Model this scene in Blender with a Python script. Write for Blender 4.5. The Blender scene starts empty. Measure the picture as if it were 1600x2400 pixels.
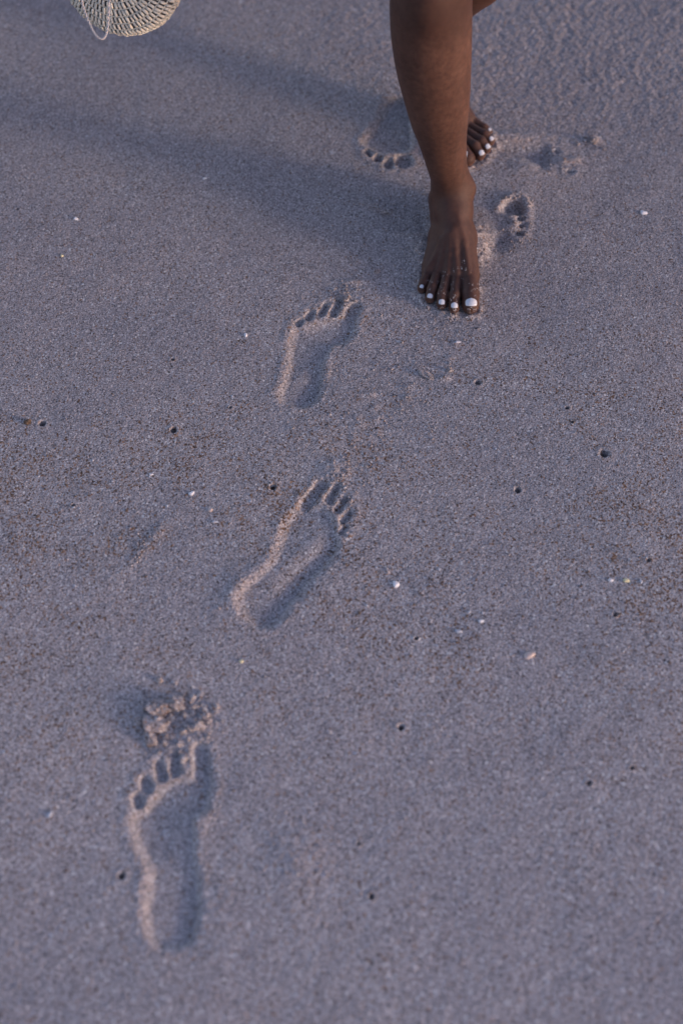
import bpy, math, random
import numpy as np
from mathutils import Vector, Matrix

scene = bpy.context.scene
COL = scene.collection
R = math.radians

# ------------------------------------------------------------------ camera
CAM_H, PITCH, LENS = 1.574, R(54.0), 50.0
F_PX = 2400.0 * LENS / 36.0
cam = bpy.data.cameras.new("camera")
cam.sensor_fit = 'VERTICAL'; cam.sensor_height = 36.0; cam.sensor_width = 24.0
cam.lens = LENS; cam.clip_start = 0.05; cam.clip_end = 600.0
cam.dof.use_dof = True
cam.dof.focus_distance = 2.09
cam.dof.aperture_fstop = 2.1
cam_o = bpy.data.objects.new("camera", cam)
cam_o.location = (0, 0, CAM_H); cam_o.rotation_euler = (math.pi/2 - PITCH, 0, 0)
COL.objects.link(cam_o); scene.camera = cam_o

# ------------------------------------------------------------------ light
SUN_EL = R(8.6)
SUN_AZ = np.array([0.925, -0.38]); SUN_AZ /= np.linalg.norm(SUN_AZ)
w = bpy.data.worlds.new("World"); scene.world = w; w.use_nodes = True
nt = w.node_tree
bg = nt.nodes['Background']
sky = nt.nodes.new('ShaderNodeTexSky'); sky.sky_type = 'NISHITA'
sky.sun_disc = False; sky.sun_elevation = SUN_EL
sky.sun_rotation = math.atan2(SUN_AZ[0], SUN_AZ[1])
sky.air_density = 1.0; sky.dust_density = 0.6; sky.ozone_density = 3.0
tint = nt.nodes.new('ShaderNodeMix'); tint.data_type = 'RGBA'; tint.blend_type = 'MULTIPLY'   # mauve dusk sky
tint.inputs[0].default_value = 1.0; tint.inputs[7].default_value = (1.54, 1.0, .92, 1)
nt.links.new(sky.outputs[0], tint.inputs[6]); nt.links.new(tint.outputs[2], bg.inputs[0]); bg.inputs[1].default_value = 0.15
sun = bpy.data.lights.new("sun", 'SUN'); sun.energy = 1.06; sun.angle = R(8.5)
sun.color = (1.0, 0.80, 0.64)
sun_o = bpy.data.objects.new("sun", sun)
sd = Vector((SUN_AZ[0]*math.cos(SUN_EL), SUN_AZ[1]*math.cos(SUN_EL), math.sin(SUN_EL)))
sun_o.rotation_euler = sd.to_track_quat('Z', 'Y').to_euler(); sun_o.location = sd * 20
COL.objects.link(sun_o)
scene.view_settings.view_transform = 'Standard'; scene.view_settings.look = 'None'
scene.view_settings.gamma = 1.0; scene.view_settings.exposure = 1.29

# ------------------------------------------------------------------ helpers
FWD = np.array([0, math.cos(PITCH), -math.sin(PITCH)])
UP = np.array([0, math.sin(PITCH), math.cos(PITCH)])
CAM = np.array([0, 0, CAM_H])
def ray(px, py):
    d = np.array([1., 0, 0])*((px-800)/F_PX) + UP*((1200-py)/F_PX) + FWD
    return d
def P(px, py, z=0.0):                 # reading of the photograph -> point at height z
    d = ray(px, py); t = (z-CAM_H)/d[2]
    return CAM + d*t
def PZ(px, py, depth):                # same, at an optical depth
    return CAM + ray(px, py)*depth
def proj(p):
    v = np.asarray(p) - CAM; z = v@FWD
    return 800+F_PX*v[0]/z, 1200-F_PX*(v@UP)/z, z

def link_mesh(name, verts, faces, mat, parent=None, smooth=True, loc=None):
    verts = np.asarray(verts, dtype=np.float32).reshape(-1, 3)
    if loc is not None: verts = verts - np.asarray(loc, dtype=np.float32)
    me = bpy.data.meshes.new(name)
    if isinstance(faces, np.ndarray):
        n, k = faces.shape
        me.vertices.add(len(verts)); me.vertices.foreach_set('co', verts.ravel())
        me.loops.add(n*k); me.loops.foreach_set('vertex_index', faces.astype(np.int32).ravel())
        me.polygons.add(n); me.polygons.foreach_set('loop_start', np.arange(0, n*k, k, dtype=np.int32))
        me.update(calc_edges=True); me.validate()
    else:
        me.from_pydata([tuple(map(float, v)) for v in verts], [], faces); me.update()
    me.polygons.foreach_set('use_smooth', np.full(len(me.polygons), smooth))
    me.materials.append(mat)
    o = bpy.data.objects.new(name, me); COL.objects.link(o)
    if loc is not None: o.location = [float(c) for c in loc]
    if parent is not None:
        o.parent = parent
        o.matrix_parent_inverse = Matrix.Translation(parent.location).inverted()
    return o

def tag(o, label=None, cat=None, group=None, kind=None):
    if label: o['label'] = label
    if cat: o['category'] = cat
    if group: o['group'] = group
    if kind: o['kind'] = kind
    return o

def smooth01(t):
    t = np.clip(t, 0, 1); return t*t*(3-2*t)

_tab = np.random.RandomState(5).rand(512, 512).astype(np.float32)
def vnoise(X, Y, cell, seed=0):
    x = X/cell + 13.7*seed + 1000; y = Y/cell + 71.3*seed + 1000
    xi = np.floor(x).astype(np.int64); yi = np.floor(y).astype(np.int64)
    fx = (x-xi); fy = (y-yi)
    fx = fx*fx*fx*(fx*(fx*6-15)+10); fy = fy*fy*fy*(fy*(fy*6-15)+10)
    a = _tab[xi & 511, yi & 511]; b = _tab[(xi+1) & 511, yi & 511]
    c = _tab[xi & 511, (yi+1) & 511]; d = _tab[(xi+1) & 511, (yi+1) & 511]
    return (a*(1-fx)+b*fx)*(1-fy) + (c*(1-fx)+d*fx)*fy - 0.5

class NT:
    def __init__(s, name):
        s.m = bpy.data.materials.new(name); s.m.use_nodes = True
        s.t = s.m.node_tree; s.b = s.t.nodes['Principled BSDF']
    def n(s, typ, **kw):
        nd = s.t.nodes.new(typ)
        for k, v in kw.items():
            if k in nd.inputs: nd.inputs[k].default_value = v
            else: setattr(nd, k, v)
        return nd
    def l(s, a, b): s.t.links.new(a, b)
    def ramp(s, stops, interp='LINEAR'):
        r = s.n('ShaderNodeValToRGB'); r.color_ramp.interpolation = interp
        el = r.color_ramp.elements
        while len(el) < len(stops): el.new(0.5)
        for e, (p, c) in zip(el, stops):
            e.position = p; e.color = (*c, 1)
        return r
    def mix(s, fac, a, b, blend='MIX'):
        m = s.n('ShaderNodeMix', data_type='RGBA', blend_type=blend)
        for sock, v in ((m.inputs[0], fac), (m.inputs[6], a), (m.inputs[7], b)):
            if isinstance(v, (int, float)): sock.default_value = v
            elif isinstance(v, tuple): sock.default_value = (*v, 1)
            else: s.l(v, sock)
        return m.outputs[2]
    def math(s, op, a, b=None):
        m = s.n('ShaderNodeMath', operation=op)
        for sock, v in zip(m.inputs, (a, b)):
            if v is None: continue
            if isinstance(v, (int, float)): sock.default_value = v
            else: s.l(v, sock)
        return m.outputs[0]

# ------------------------------------------------------------------ materials
def sand_material():
    k = NT("beach_sand")
    pos = k.n('ShaderNodeNewGeometry').outputs['Position']
    v1 = k.n('ShaderNodeTexVoronoi', Scale=760.0); k.l(pos, v1.inputs['Vector'])
    v2 = k.n('ShaderNodeTexVoronoi', Scale=430.0); k.l(pos, v2.inputs['Vector'])
    s1 = k.n('ShaderNodeSeparateColor'); k.l(v1.outputs['Color'], s1.inputs[0])
    s2 = k.n('ShaderNodeSeparateColor'); k.l(v2.outputs['Color'], s2.inputs[0])
    r1 = k.ramp([(0.0, (.07, .06, .06)), (.10, (.19, .17, .165)), (.45, (.315, .28, .27)),
                 (.80, (.43, .385, .37)), (.94, (.52, .47, .45)), (1.0, (.72, .68, .65))])
    k.l(s1.outputs[0], r1.inputs[0])
    # where coarser brown grit gathers
    big = k.n('ShaderNodeTexNoise', Scale=3.1, Detail=3.0, Roughness=.6); k.l(pos, big.inputs['Vector'])
    mid = k.n('ShaderNodeTexNoise', Scale=16.0, Detail=2.0); k.l(pos, mid.inputs['Vector'])
    sep = k.n('ShaderNodeSeparateXYZ'); k.l(pos, sep.inputs[0])
    dy = k.math('DIVIDE', k.math('ABSOLUTE', k.math('SUBTRACT', sep.outputs[1], 1.13)), .42)
    band = k.math('MAXIMUM', k.math('SUBTRACT', 1.0, dy), 0.0)
    mr = k.n('ShaderNodeMapRange', interpolation_type='SMOOTHSTEP')
    k.l(k.math('ADD', k.math('MULTIPLY', big.outputs[0], .62), k.math('MULTIPLY', mid.outputs[0], .38)), mr.inputs[0])
    mr.inputs[1].default_value = .44; mr.inputs[2].default_value = .66
    fac = k.math('ADD', k.math('MULTIPLY', mr.outputs[0], k.math('ADD', k.math('MULTIPLY', band, .85), .12)), .07)
    # brown grains: second voronoi value under a threshold that grows with fac
    isb = k.math('LESS_THAN', s2.outputs[1], k.math('MULTIPLY', fac, .36))
    rb = k.ramp([(0.0, (.07, .045, .033)), (.5, (.18, .105, .066)), (1.0, (.32, .21, .14))])
    k.l(s2.outputs[0], rb.inputs[0])
    c = k.mix(isb, r1.outputs[0], rb.outputs[0])
    isw = k.math('GREATER_THAN', s2.outputs[2], .985)
    c = k.mix(isw, c, (.62, .60, .57))
    isd = k.math('GREATER_THAN', s1.outputs[1], .965)
    c = k.mix(isd, c, (.045, .04, .04))
    # slow drifts of tone: damp and dry
    r3 = k.ramp([(.3, (.88, .88, .90)), (.7, (1.08, 1.06, 1.04))]); k.l(big.outputs[0], r3.inputs[0])
    c = k.mix(1.0, c, r3.outputs[0], 'MULTIPLY')
    # base colour runs from lighter in the foreground to darker up the beach
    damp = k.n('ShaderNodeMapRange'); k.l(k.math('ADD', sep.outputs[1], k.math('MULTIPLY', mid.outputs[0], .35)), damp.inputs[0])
    damp.inputs[1].default_value = .75; damp.inputs[2].default_value = 2.2; damp.inputs[3].default_value = 0; damp.inputs[4].default_value = 1  # driven only by distance up the beach plus noise
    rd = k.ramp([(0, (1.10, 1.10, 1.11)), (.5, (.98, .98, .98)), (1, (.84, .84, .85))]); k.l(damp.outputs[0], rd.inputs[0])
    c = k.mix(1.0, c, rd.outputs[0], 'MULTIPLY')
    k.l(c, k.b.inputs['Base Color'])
    k.b.inputs['Roughness'].default_value = .85
    k.b.inputs['Specular IOR Level'].default_value = .25
    bm = k.n('ShaderNodeBump', Strength=.45, Distance=.0009)
    h = k.math('ADD', k.math('MULTIPLY', v1.outputs['Distance'], -1.0), k.math('MULTIPLY', s1.outputs[2], .35))
    k.l(h, bm.inputs['Height']); k.l(bm.outputs[0], k.b.inputs['Normal'])
    return k.m

def skin_material():
    k = NT("brown_skin")
    pos = k.n('ShaderNodeTexCoord').outputs['Object']
    n1 = k.n('ShaderNodeTexNoise', Scale=14.0, Detail=4.0, Roughness=.6); k.l(pos, n1.inputs['Vector'])
    n2 = k.n('ShaderNodeTexNoise', Scale=160.0, Detail=3.0); k.l(pos, n2.inputs['Vector'])
    r = k.ramp([(.25, (.060, .0285, .0195)), (.5, (.083, .040, .0268)), (.75, (.112, .055, .036))]); k.l(n1.outputs[0], r.inputs[0])
    r2 = k.ramp([(.3, (.80, .78, .77)), (.7, (1.16, 1.17, 1.18))]); k.l(n2.outputs[0], r2.inputs[0])
    n4 = k.n('ShaderNodeTexNoise', Scale=52.0, Detail=3.0, Roughness=.7); k.l(pos, n4.inputs['Vector'])
    r4 = k.ramp([(.32, (.84, .82, .82)), (.68, (1.12, 1.13, 1.14))]); k.l(n4.outputs[0], r4.inputs[0])
    c = k.mix(1.0, k.mix(1.0, r.outputs[0], r2.outputs[0], 'MULTIPLY'), r4.outputs[0], 'MULTIPLY')
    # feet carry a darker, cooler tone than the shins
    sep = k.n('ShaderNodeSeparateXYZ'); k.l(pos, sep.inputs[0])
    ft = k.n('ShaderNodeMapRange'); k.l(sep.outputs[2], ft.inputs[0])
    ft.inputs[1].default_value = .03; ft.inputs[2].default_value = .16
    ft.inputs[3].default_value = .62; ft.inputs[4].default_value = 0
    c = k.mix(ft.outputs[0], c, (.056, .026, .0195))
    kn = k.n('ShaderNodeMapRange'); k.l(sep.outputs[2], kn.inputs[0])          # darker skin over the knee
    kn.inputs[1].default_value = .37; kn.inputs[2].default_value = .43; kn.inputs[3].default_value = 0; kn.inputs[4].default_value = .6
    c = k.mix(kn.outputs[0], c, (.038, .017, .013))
    so = k.n('ShaderNodeMapRange'); k.l(k.math('ADD', sep.outputs[2], k.math('MULTIPLY', n2.outputs[0], .006)), so.inputs[0])   # paler skin at the edge of the sole
    so.inputs[1].default_value = .008; so.inputs[2].default_value = .014; so.inputs[3].default_value = .75; so.inputs[4].default_value = 0
    c = k.mix(so.outputs[0], c, (.15, .085, .068))
    # a few small marks
    v = k.n('ShaderNodeTexVoronoi', Scale=38.0); k.l(pos, v.inputs['Vector'])
    sp = k.math('LESS_THAN', v.outputs['Distance'], .07)
    sc = k.n('ShaderNodeSeparateColor'); k.l(v.outputs['Color'], sc.inputs[0])
    sp = k.math('MULTIPLY', sp, k.math('GREATER_THAN', sc.outputs[0], .8))
    c = k.mix(k.math('MULTIPLY', sp, .45), c, (.045, .02, .014))
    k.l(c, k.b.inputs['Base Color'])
    k.b.inputs['Roughness'].default_value = .58
    k.b.inputs['Specular IOR Level'].default_value = .28
    k.b.inputs['Subsurface Weight'].default_value = .06
    k.b.inputs['Subsurface Radius'].default_value = (.006, .002, .001)
    k.b.inputs['Subsurface Scale'].default_value = 1.0
    v3 = k.n('ShaderNodeTexVoronoi', Scale=900.0); k.l(pos, v3.inputs['Vector'])
    bm = k.n('ShaderNodeBump', Strength=.35, Distance=.0008)
    k.l(k.math('ADD', v3.outputs['Distance'], n2.outputs[0]), bm.inputs['Height'])
    k.l(bm.outputs[0], k.b.inputs['Normal'])
    return k.m

def simple(name, c0, c1, scale, rough=.7, spec=.3, bump=.3, dist=.0005):
    k = NT(name)
    pos = k.n('ShaderNodeNewGeometry').outputs['Position']
    n = k.n('ShaderNodeTexNoise', Scale=scale, Detail=4.0, Roughness=.65); k.l(pos, n.inputs['Vector'])
    r = k.ramp([(.3, c0), (.7, c1)]); k.l(n.outputs[0], r.inputs[0])
    k.l(r.outputs[0], k.b.inputs['Base Color'])
    k.b.inputs['Roughness'].default_value = rough; k.b.inputs['Specular IOR Level'].default_value = spec
    bm = k.n('ShaderNodeBump', Strength=bump, Distance=dist)
    k.l(n.outputs[0], bm.inputs['Height']); k.l(bm.outputs[0], k.b.inputs['Normal'])
    return k.m

SAND = sand_material()
SKIN = skin_material()
POLISH = simple("white_nail_polish", (.46, .48, .52), (.62, .65, .69), 500, .35, .4, .1)
GRAIN = simple("pale_sand_grain", (.34, .30, .28), (.60, .55, .53), 900, .7)
STRAW = simple("straw_yarn", (.44, .415, .34), (.76, .72, .61), 420, .8, .2, .5)
LINER = simple("dark_bag_lining", (.05, .05, .05), (.09, .085, .08), 100, .9)
CORD = simple("pale_cord", (.36, .34, .34), (.52, .49, .48), 900, .7)
SHELLW = simple("white_shell", (.60, .60, .62), (.80, .79, .78), 300, .5, .4)
SHELLP = simple("pinkish_shell", (.42, .33, .29), (.62, .52, .47), 300, .5, .4)
SHELLY = simple("yellow_shell", (.48, .44, .25), (.66, .62, .40), 300, .5, .4)
SHELLG = simple("grey_shell", (.36, .38, .43), (.52, .54, .58), 300, .5, .4)
BROWN = simple("brown_pebble_stone", (.075, .05, .035), (.19, .125, .08), 250, .8)

# ------------------------------------------------------------------ sand relief
core_s = 0.0015
def axis(lo, hi, s, far):
    a = np.arange(lo, hi+s/2, s)
    step = s; left = []; right = []; x = lo; y = hi
    while x > -far: step *= 1.32; x -= step; left.append(x)
    step = s
    while y < far: step *= 1.32; y += step; right.append(y)
    return np.array(left[::-1] + list(a) + right)
gx = axis(-0.74, 0.74, core_s, 160.0)
gy = axis(0.42, 2.42, core_s, 160.0)
X, Y = np.meshgrid(gx, gy, indexing='ij')
X = X.astype(np.float64); Y = Y.astype(np.float64)
core = ((X > -.76) & (X < .76) & (Y > .40) & (Y < 2.44))
cf = core.astype(np.float32)
Hh = .0035*vnoise(X, Y, .42, 1) + .0016*vnoise(X, Y, .16, 2) + .010*vnoise(X, Y, 1.7, 3)
Hh += cf*(.0009*vnoise(X, Y, .055, 4) + .0004*vnoise(X, Y, .022, 6) + .00025*vnoise(X, Y, .008, 7))
Hh += cf*.00018*vnoise(X, Y, .0037, 8)
rough = smooth01((Y-1.72)/.5)*smooth01((X+.35)/.7)
Hh += cf*rough*(.0018*vnoise(X*1.15+Y*.3, Y, .012, 9) + .0008*vnoise(X*1.1-Y*.3, Y, .0065, 10))
gr = np.random.RandomState(3).randn(*X.shape).astype(np.float32)
Hh += cf*.00012*gr
ua = X+Y*.55; va = Y*.8-X*.6; hatch = smooth01((Y-1.75)/.4)*(.25+.75*smooth01((X+.15)/.5))
Hh += cf*hatch*(.0009*vnoise(ua*2.1, va*.7, .011, 15)+.0009*vnoise((X*.6+Y*.8)*.7, (Y*.55-X)*2.1, .011, 16))

def catmull(pts, n=5):
    pts = np.asarray(pts, float); m = len(pts); out = []
    for i in range(m):
        p0, p1, p2, p3 = pts[i-1], pts[i], pts[(i+1) % m], pts[(i+2) % m]
        for t in np.linspace(0, 1, n, endpoint=False):
            out.append(.5*((2*p1)+(-p0+p2)*t+(2*p0-5*p1+4*p2-p3)*t*t+(-p0+3*p1-3*p2+p3)*t**3))
    return np.array(out)

def poly_sd(px, py, poly):
    best = np.full(px.shape, 1e9); inside = np.zeros(px.shape, bool)
    for i in range(len(poly)):
        a = poly[i]; b = poly[(i+1) % len(poly)]
        ex, ey = b-a; wx = px-a[0]; wy = py-a[1]
        t = np.clip((wx*ex+wy*ey)/(ex*ex+ey*ey+1e-12), 0, 1)
        best = np.minimum(best, (wx-t*ex)**2+(wy-t*ey)**2)
        c = (a[1] <= py) != (b[1] <= py)
        xi = a[0]+(py-a[1])*ex/(ey if abs(ey) > 1e-12 else 1e-12)
        inside ^= c & (px < xi)
    d = np.sqrt(best)
    return np.where(inside, -d, d)
def cap_sd(px, py, a, b, ra, rb):
    e = b-a; wx = px-a[0]; wy = py-a[1]
    t = np.clip((wx*e[0]+wy*e[1])/(e@e+1e-12), 0, 1)
    return np.hypot(wx-t*e[0], wy-t*e[1]) - (ra+(rb-ra)*t)

def crop_fn(ox, oy, sc):
    return lambda x, y: P(ox+x/sc, oy+y/sc)[:2]

Lab = np.zeros(X.shape, np.int32)
def sub(box):
    i0, i1 = np.searchsorted(gx, [box[0], box[1]]); j0, j1 = np.searchsorted(gy, [box[2], box[3]])
    return slice(i0, i1), slice(j0, j1)

def footprint(idx, fn, sole, toes, D=.010, wdt=.013, toeD=.011, rim=.0025, ridges=(), toe_w=.006, deeps=()):
    poly = catmull([fn(*p) for p in sole])
    tl = []
    for a, b, ra, rb in toes:
        pa, pb = fn(*a), fn(*b); ln = np.linalg.norm(pa-pb)+1e-9; u_ = (pb-pa)/ln
        tl.append((pa, pb-u_*min(rb*.8, ln*.8), ra, rb))
    allp = np.array(list(poly)+[q for t in tl for q in t[:2]])
    m = .05
    S = sub((allp[:, 0].min()-m, allp[:, 0].max()+m, allp[:, 1].min()-m, allp[:, 1].max()+m))
    x = X[S]; y = Y[S]
    jx = x+.0022*vnoise(x, y, .012, 20+idx)+.001*vnoise(x, y, .005, 21)
    jy = y+.0022*vnoise(x, y, .012, 30+idx)+.001*vnoise(x, y, .005, 31)
    sds = poly_sd(jx, jy, poly)
    gxx, gyy = np.gradient(sds); nxn = gxx/(np.hypot(gxx, gyy)+1e-9)
    h = -D*smooth01((-sds+.002)/(wdt*(1-.30*nxn)))
    sd = sds.copy()
    for a, b, ra, rb in tl:
        d = cap_sd(jx, jy, a, b, ra, rb); sd = np.minimum(sd, d)
        h = np.minimum(h, -toeD*smooth01((-d+.0015)/toe_w))
    for pts, amp, sig in deeps:
        q = [fn(*p) for p in pts]
        for a, b in zip(q[:-1], q[1:]):
            d = cap_sd(jx, jy, a, b, 0, 0)
            h = np.minimum(h, h*.0 - amp*np.exp(-(d/sig)**2)) if False else h - amp*np.exp(-(d/sig)**2)/max(1, len(q)-1)
    for pts, amp, sig in ridges:
        q = [fn(*p) for p in pts]; best = np.full(x.shape, 9.)
        for a, b in zip(q[:-1], q[1:]): best = np.minimum(best, cap_sd(jx, jy, a, b, 0, 0))
        h = h + amp*np.exp(-(best/sig)**2)
    rn = .55+.9*np.clip(vnoise(x, y, .03, 40+idx)+.3, 0, 1)
    h = h + rim*rn*np.exp(-((sd-.0055)/.006)**2)*(sd > -.004) 
    # crumbly texture round the edge
    h = h + .0011*vnoise(x, y, .0045, 50+idx)*np.exp(-(sd/.010)**2)
    # flatten the rough drift inside: a pressed sole is smooth
    Hh[S] += h
    L = Lab[S]; L[(sd < .0035)] = idx
    return allp.mean(0)

cC = crop_fn(560, 620, 3.92); cB = crop_fn(200, 1050, 1.96); cD = crop_fn(200, 1600, 3.136)
c4 = crop_fn(800, 200, 2.613); c5 = crop_fn(1100, 420, 8.711); c6 = crop_fn(1040, 200, 4.3556)
FP = {}
FP[1] = footprint(1, cD,
    [(335, 960), (320, 1040), (350, 1170), (400, 1280), (445, 1370), (428, 1500), (415, 1640), (420, 1780), (450, 1890), (520, 1960), (640, 1965),
     (740, 1935), (805, 1870), (838, 1750), (852, 1620), (842, 1500), (828, 1380), (818, 1250), (825, 1120), (815, 1010), (885, 950), (922, 880),
     (905, 740), (800, 690), (670, 680), (560, 725), (490, 800), (415, 895)],
    [((865, 740), (840, 440), .0125, .0115), ((660, 660), (665, 490), .0085, .007), ((565, 690), (535, 560), .0085, .007),
     ((450, 770), (425, 690), .009, .008), ((395, 880), (360, 810), .0085, .007)],
    D=.0054, wdt=.0125, toeD=.0062, toe_w=.0075, rim=.0008, ridges=[([(560, 770), (700, 720), (790, 740)], .0008, .010), ([(430, 905), (500, 840)], .002, .006), ([(760, 1000), (700, 1120)], .0022, .022)],
    deeps=[([(790, 1560), (740, 1860)], .0025, .02), ([(480, 1000), (560, 1150)], .002, .022)])
FP[2] = footprint(2, cB,
    [(682, 700), (705, 640), (765, 585), (835, 520), (870, 430), (895, 350), (940, 290), (1000, 260), (1080, 262), (1130, 300), (1160, 370),
     (1168, 440), (1128, 515), (1058, 585), (988, 660), (938, 735), (882, 800), (820, 833), (765, 820), (715, 775)],
    [((1010, 270), (1098, 150), .0115, .0105), ((1120, 240), (1165, 160), .0075, .0065), ((1158, 285), (1207, 220), .007, .0065),
     ((1183, 335), (1222, 285), .0065, .006), ((1178, 385), (1205, 350), .006, .005)],
    D=.0052, wdt=.0135, toeD=.0060, toe_w=.0075, rim=.0008, ridges=[([(1060, 420), (960, 510), (850, 590)], .0024, .019), ([(1060, 300), (1120, 340)], .0015, .012)],
    deeps=[([(1120, 480), (960, 650), (850, 780)], .006, .014)])
FP[3] = footprint(3, cC,
    [(335, 1200), (388, 1060), (422, 930), (435, 800), (455, 670), (500, 570), (590, 548), (720, 505), (860, 470), (960, 470), (1085, 530),
     (1050, 625), (985, 705), (890, 735), (820, 820), (782, 930), (766, 1030), (757, 1110), (738, 1200), (680, 1272), (560, 1312), (440, 1288), (370, 1255)],
    [((1010, 510), (1080, 350), .0125, .0115), ((870, 450), (930, 300), .008, .007), ((755, 450), (805, 350), .0075, .0065),
     ((640, 490), (675, 415), .0075, .006), ((545, 545), (585, 500), .007, .005)],
    D=.0052, wdt=.0125, toeD=.0064, toe_w=.0075, rim=.0008, ridges=[([(600, 590), (760, 530), (880, 520)], .0022, .008)],
    deeps=[([(700, 1100), (620, 1240)], .003, .018), ([(1010, 620), (940, 700)], .003, .012)])
FP[4] = footprint(4, c4,
    [(330, 75), (255, 110), (215, 200), (165, 280), (115, 345), (150, 395), (230, 428), (330, 432), (410, 420), (440, 350), (430, 240), (440, 150), (410, 90)],
    [((165, 415), (180, 440), .008, .007), ((222, 452), (226, 475), .0095, .009), ((288, 475), (292, 510), .011, .010), ((378, 465), (388, 500), .0165, .016)],
    D=.0068, wdt=.013, toeD=.0085, toe_w=.008, rim=.0013, ridges=[([(170, 400), (300, 425), (420, 400)], .003, .010)], deeps=[([(330, 95), (280, 160)], .002, .02)])
FP[5] = footprint(5, c5,
    [(600, 640), (690, 520), (830, 440), (990, 450), (1090, 540), (1070, 650), (960, 740), (830, 770), (700, 760)],
    [((900, 605), (1000, 580), .018, .019), ((1030, 810), (1120, 795), .007, .007), ((1060, 960), (1120, 955), .0065, .0065), ((990, 1110), (1090, 1120), .006, .006)],
    D=.004, wdt=.014, toeD=.0115, toe_w=.010, rim=.0022, ridges=[([(570, 640), (640, 510), (760, 420), (900, 350), (1040, 350), (1160, 430), (1180, 560)], .0035, .0055), ([(840, 800), (900, 960), (800, 1000)], .0035, .009)], deeps=[([(700, 1100), (600, 1280), (470, 1420)], .005, .012)])
FP[6] = footprint(6, c6,
    [(390, 650), (420, 592), (700, 585), (1000, 592), (1075, 625), (1110, 720), (1090, 830), (980, 880), (800, 800), (600, 740), (450, 715)],
    [((1150, 680), (1180, 672), .006, .005), ((1270, 880), (1330, 885), .006, .005)],
    D=.0075, toeD=.0055, toe_w=.008, rim=.0008, wdt=.028, ridges=[([(1215, 780), (1330, 770)], .004, .008), ([(800, 840), (900, 830)], .0025, .02)])

# sand heaved up beside the planted foot, faint scuffs
def mound(px, py, amp, sx, sy, rot=0., nz=.5):
    c = P(px, py)[:2]; S = sub((c[0]-.16, c[0]+.16, c[1]-.16, c[1]+.16)); x = X[S]-c[0]; y = Y[S]-c[1]
    u = x*math.cos(rot)+y*math.sin(rot); v = -x*math.sin(rot)+y*math.cos(rot)
    Hh[S] += amp*np.exp(-(u/sx)**2-(v/sy)**2)*(1+nz*vnoise(X[S], Y[S], .008, 60))
mound(1112, 572, .013, .020, .040); mound(990, 592, .008, .018, .028)
mound(1185, 322, .0058, .055, .012, -.02, .08); mound(1262, 366, -.0035, .026, .016, 0, .1)
mound(330, 1290, .0009, .010, .060, -.62); mound(370, 1250, .0012, .008, .02, -.5)
mound(545, 1395, .0018, .02, .05, -.3); mound(350, 1705, -.0012, .014, .035)
mound(835, 660, .003, .02, .006); mound(785, 1100, .003, .02, .02)
mound(880, 490, .003, .035, .006, -.35); mound(960, 555, .003, .03, .005, -.2); mound(1390, 330, .004, .010, .008)
mound(720, 880, .002, .03, .02); mound(775, 1010, .0012, .05, .03); mound(690, 2000, .0022, .03, .04)
mound(410, 1675, .003, .020, .026); mound(465, 1700, .0025, .018, .012)
rs = random.Random(8)
for i in range(16): # scuffed sand from the last print to the foot
    t = i/15; mound(800+230*t+rs.uniform(-50, 50), 1040-190*t+rs.uniform(-60, 60), rs.uniform(.0008, .002), .008, .006)
# breathing holes of beach crabs
HOLES = [(100, 993, .0045), (407, 1008, .0045), (1415, 1064, .006), (1119, 896, .0042), (640, 1142, .0042), (940, 1703, .0040),
         (1213, 1148, .004), (1328, 957, .0034), (405, 842, .0032), (1380, 1835, .0036), (1440, 1440, .0034), (540, 955, .0028), (172, 1185, .003),
         (285, 2052, .004), (1519, 1315, .0032), (870, 2100, .0036), (43, 492, .003), (1340, 990, .002), (975, 1495, .0028), (590, 1390, .0), (1480, 1800, .003), (840, 1975, .003)]
for hi, (px, py, r) in enumerate(HOLES):
    if r <= 0: continue
    r0 = r; r *= .66 if r < .004 else .86
    c = P(px, py)[:2]; S = sub((c[0]-.03, c[0]+.03, c[1]-.03, c[1]+.03)); d = np.hypot((X[S]-c[0])*1.05, (Y[S]-c[1])) + .0012*vnoise(X[S], Y[S], .005, 70)
    Hh[S] += -.016*np.exp(-(d/r)**4) + .0006*np.exp(-((d-r*2)/(r*.8))**2)
    if r0 >= .004: Lab[S][d < r*1.5] = 10+hi

# ------------------------------------------------------------------ person: implicit body
class Prim:
    __slots__ = ('a', 'b', 'ra', 'rb', 'k', 'g')
    def __init__(s, a, b, ra, rb, k, g): s.a = np.array(a, float); s.b = np.array(b, float); s.ra = ra; s.rb = rb; s.k = k; s.g = g
    def d(s, x, y, z):
        e = s.b-s.a; wx = x-s.a[0]; wy = y-s.a[1]; wz = z-s.a[2]
        t = np.clip((wx*e[0]+wy*e[1]+wz*e[2])/(e@e+1e-12), 0, 1)
        return np.sqrt((wx-t*e[0])**2+(wy-t*e[1])**2+(wz-t*e[2])**2)-(s.ra+(s.rb-s.ra)*t)
def smin(a, b, k):
    h = np.clip(.5+.5*(b-a)/k, 0, 1)
    return b+(a-b)*h-k*h*(1-h)

BODY, TOES = [], []
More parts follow.
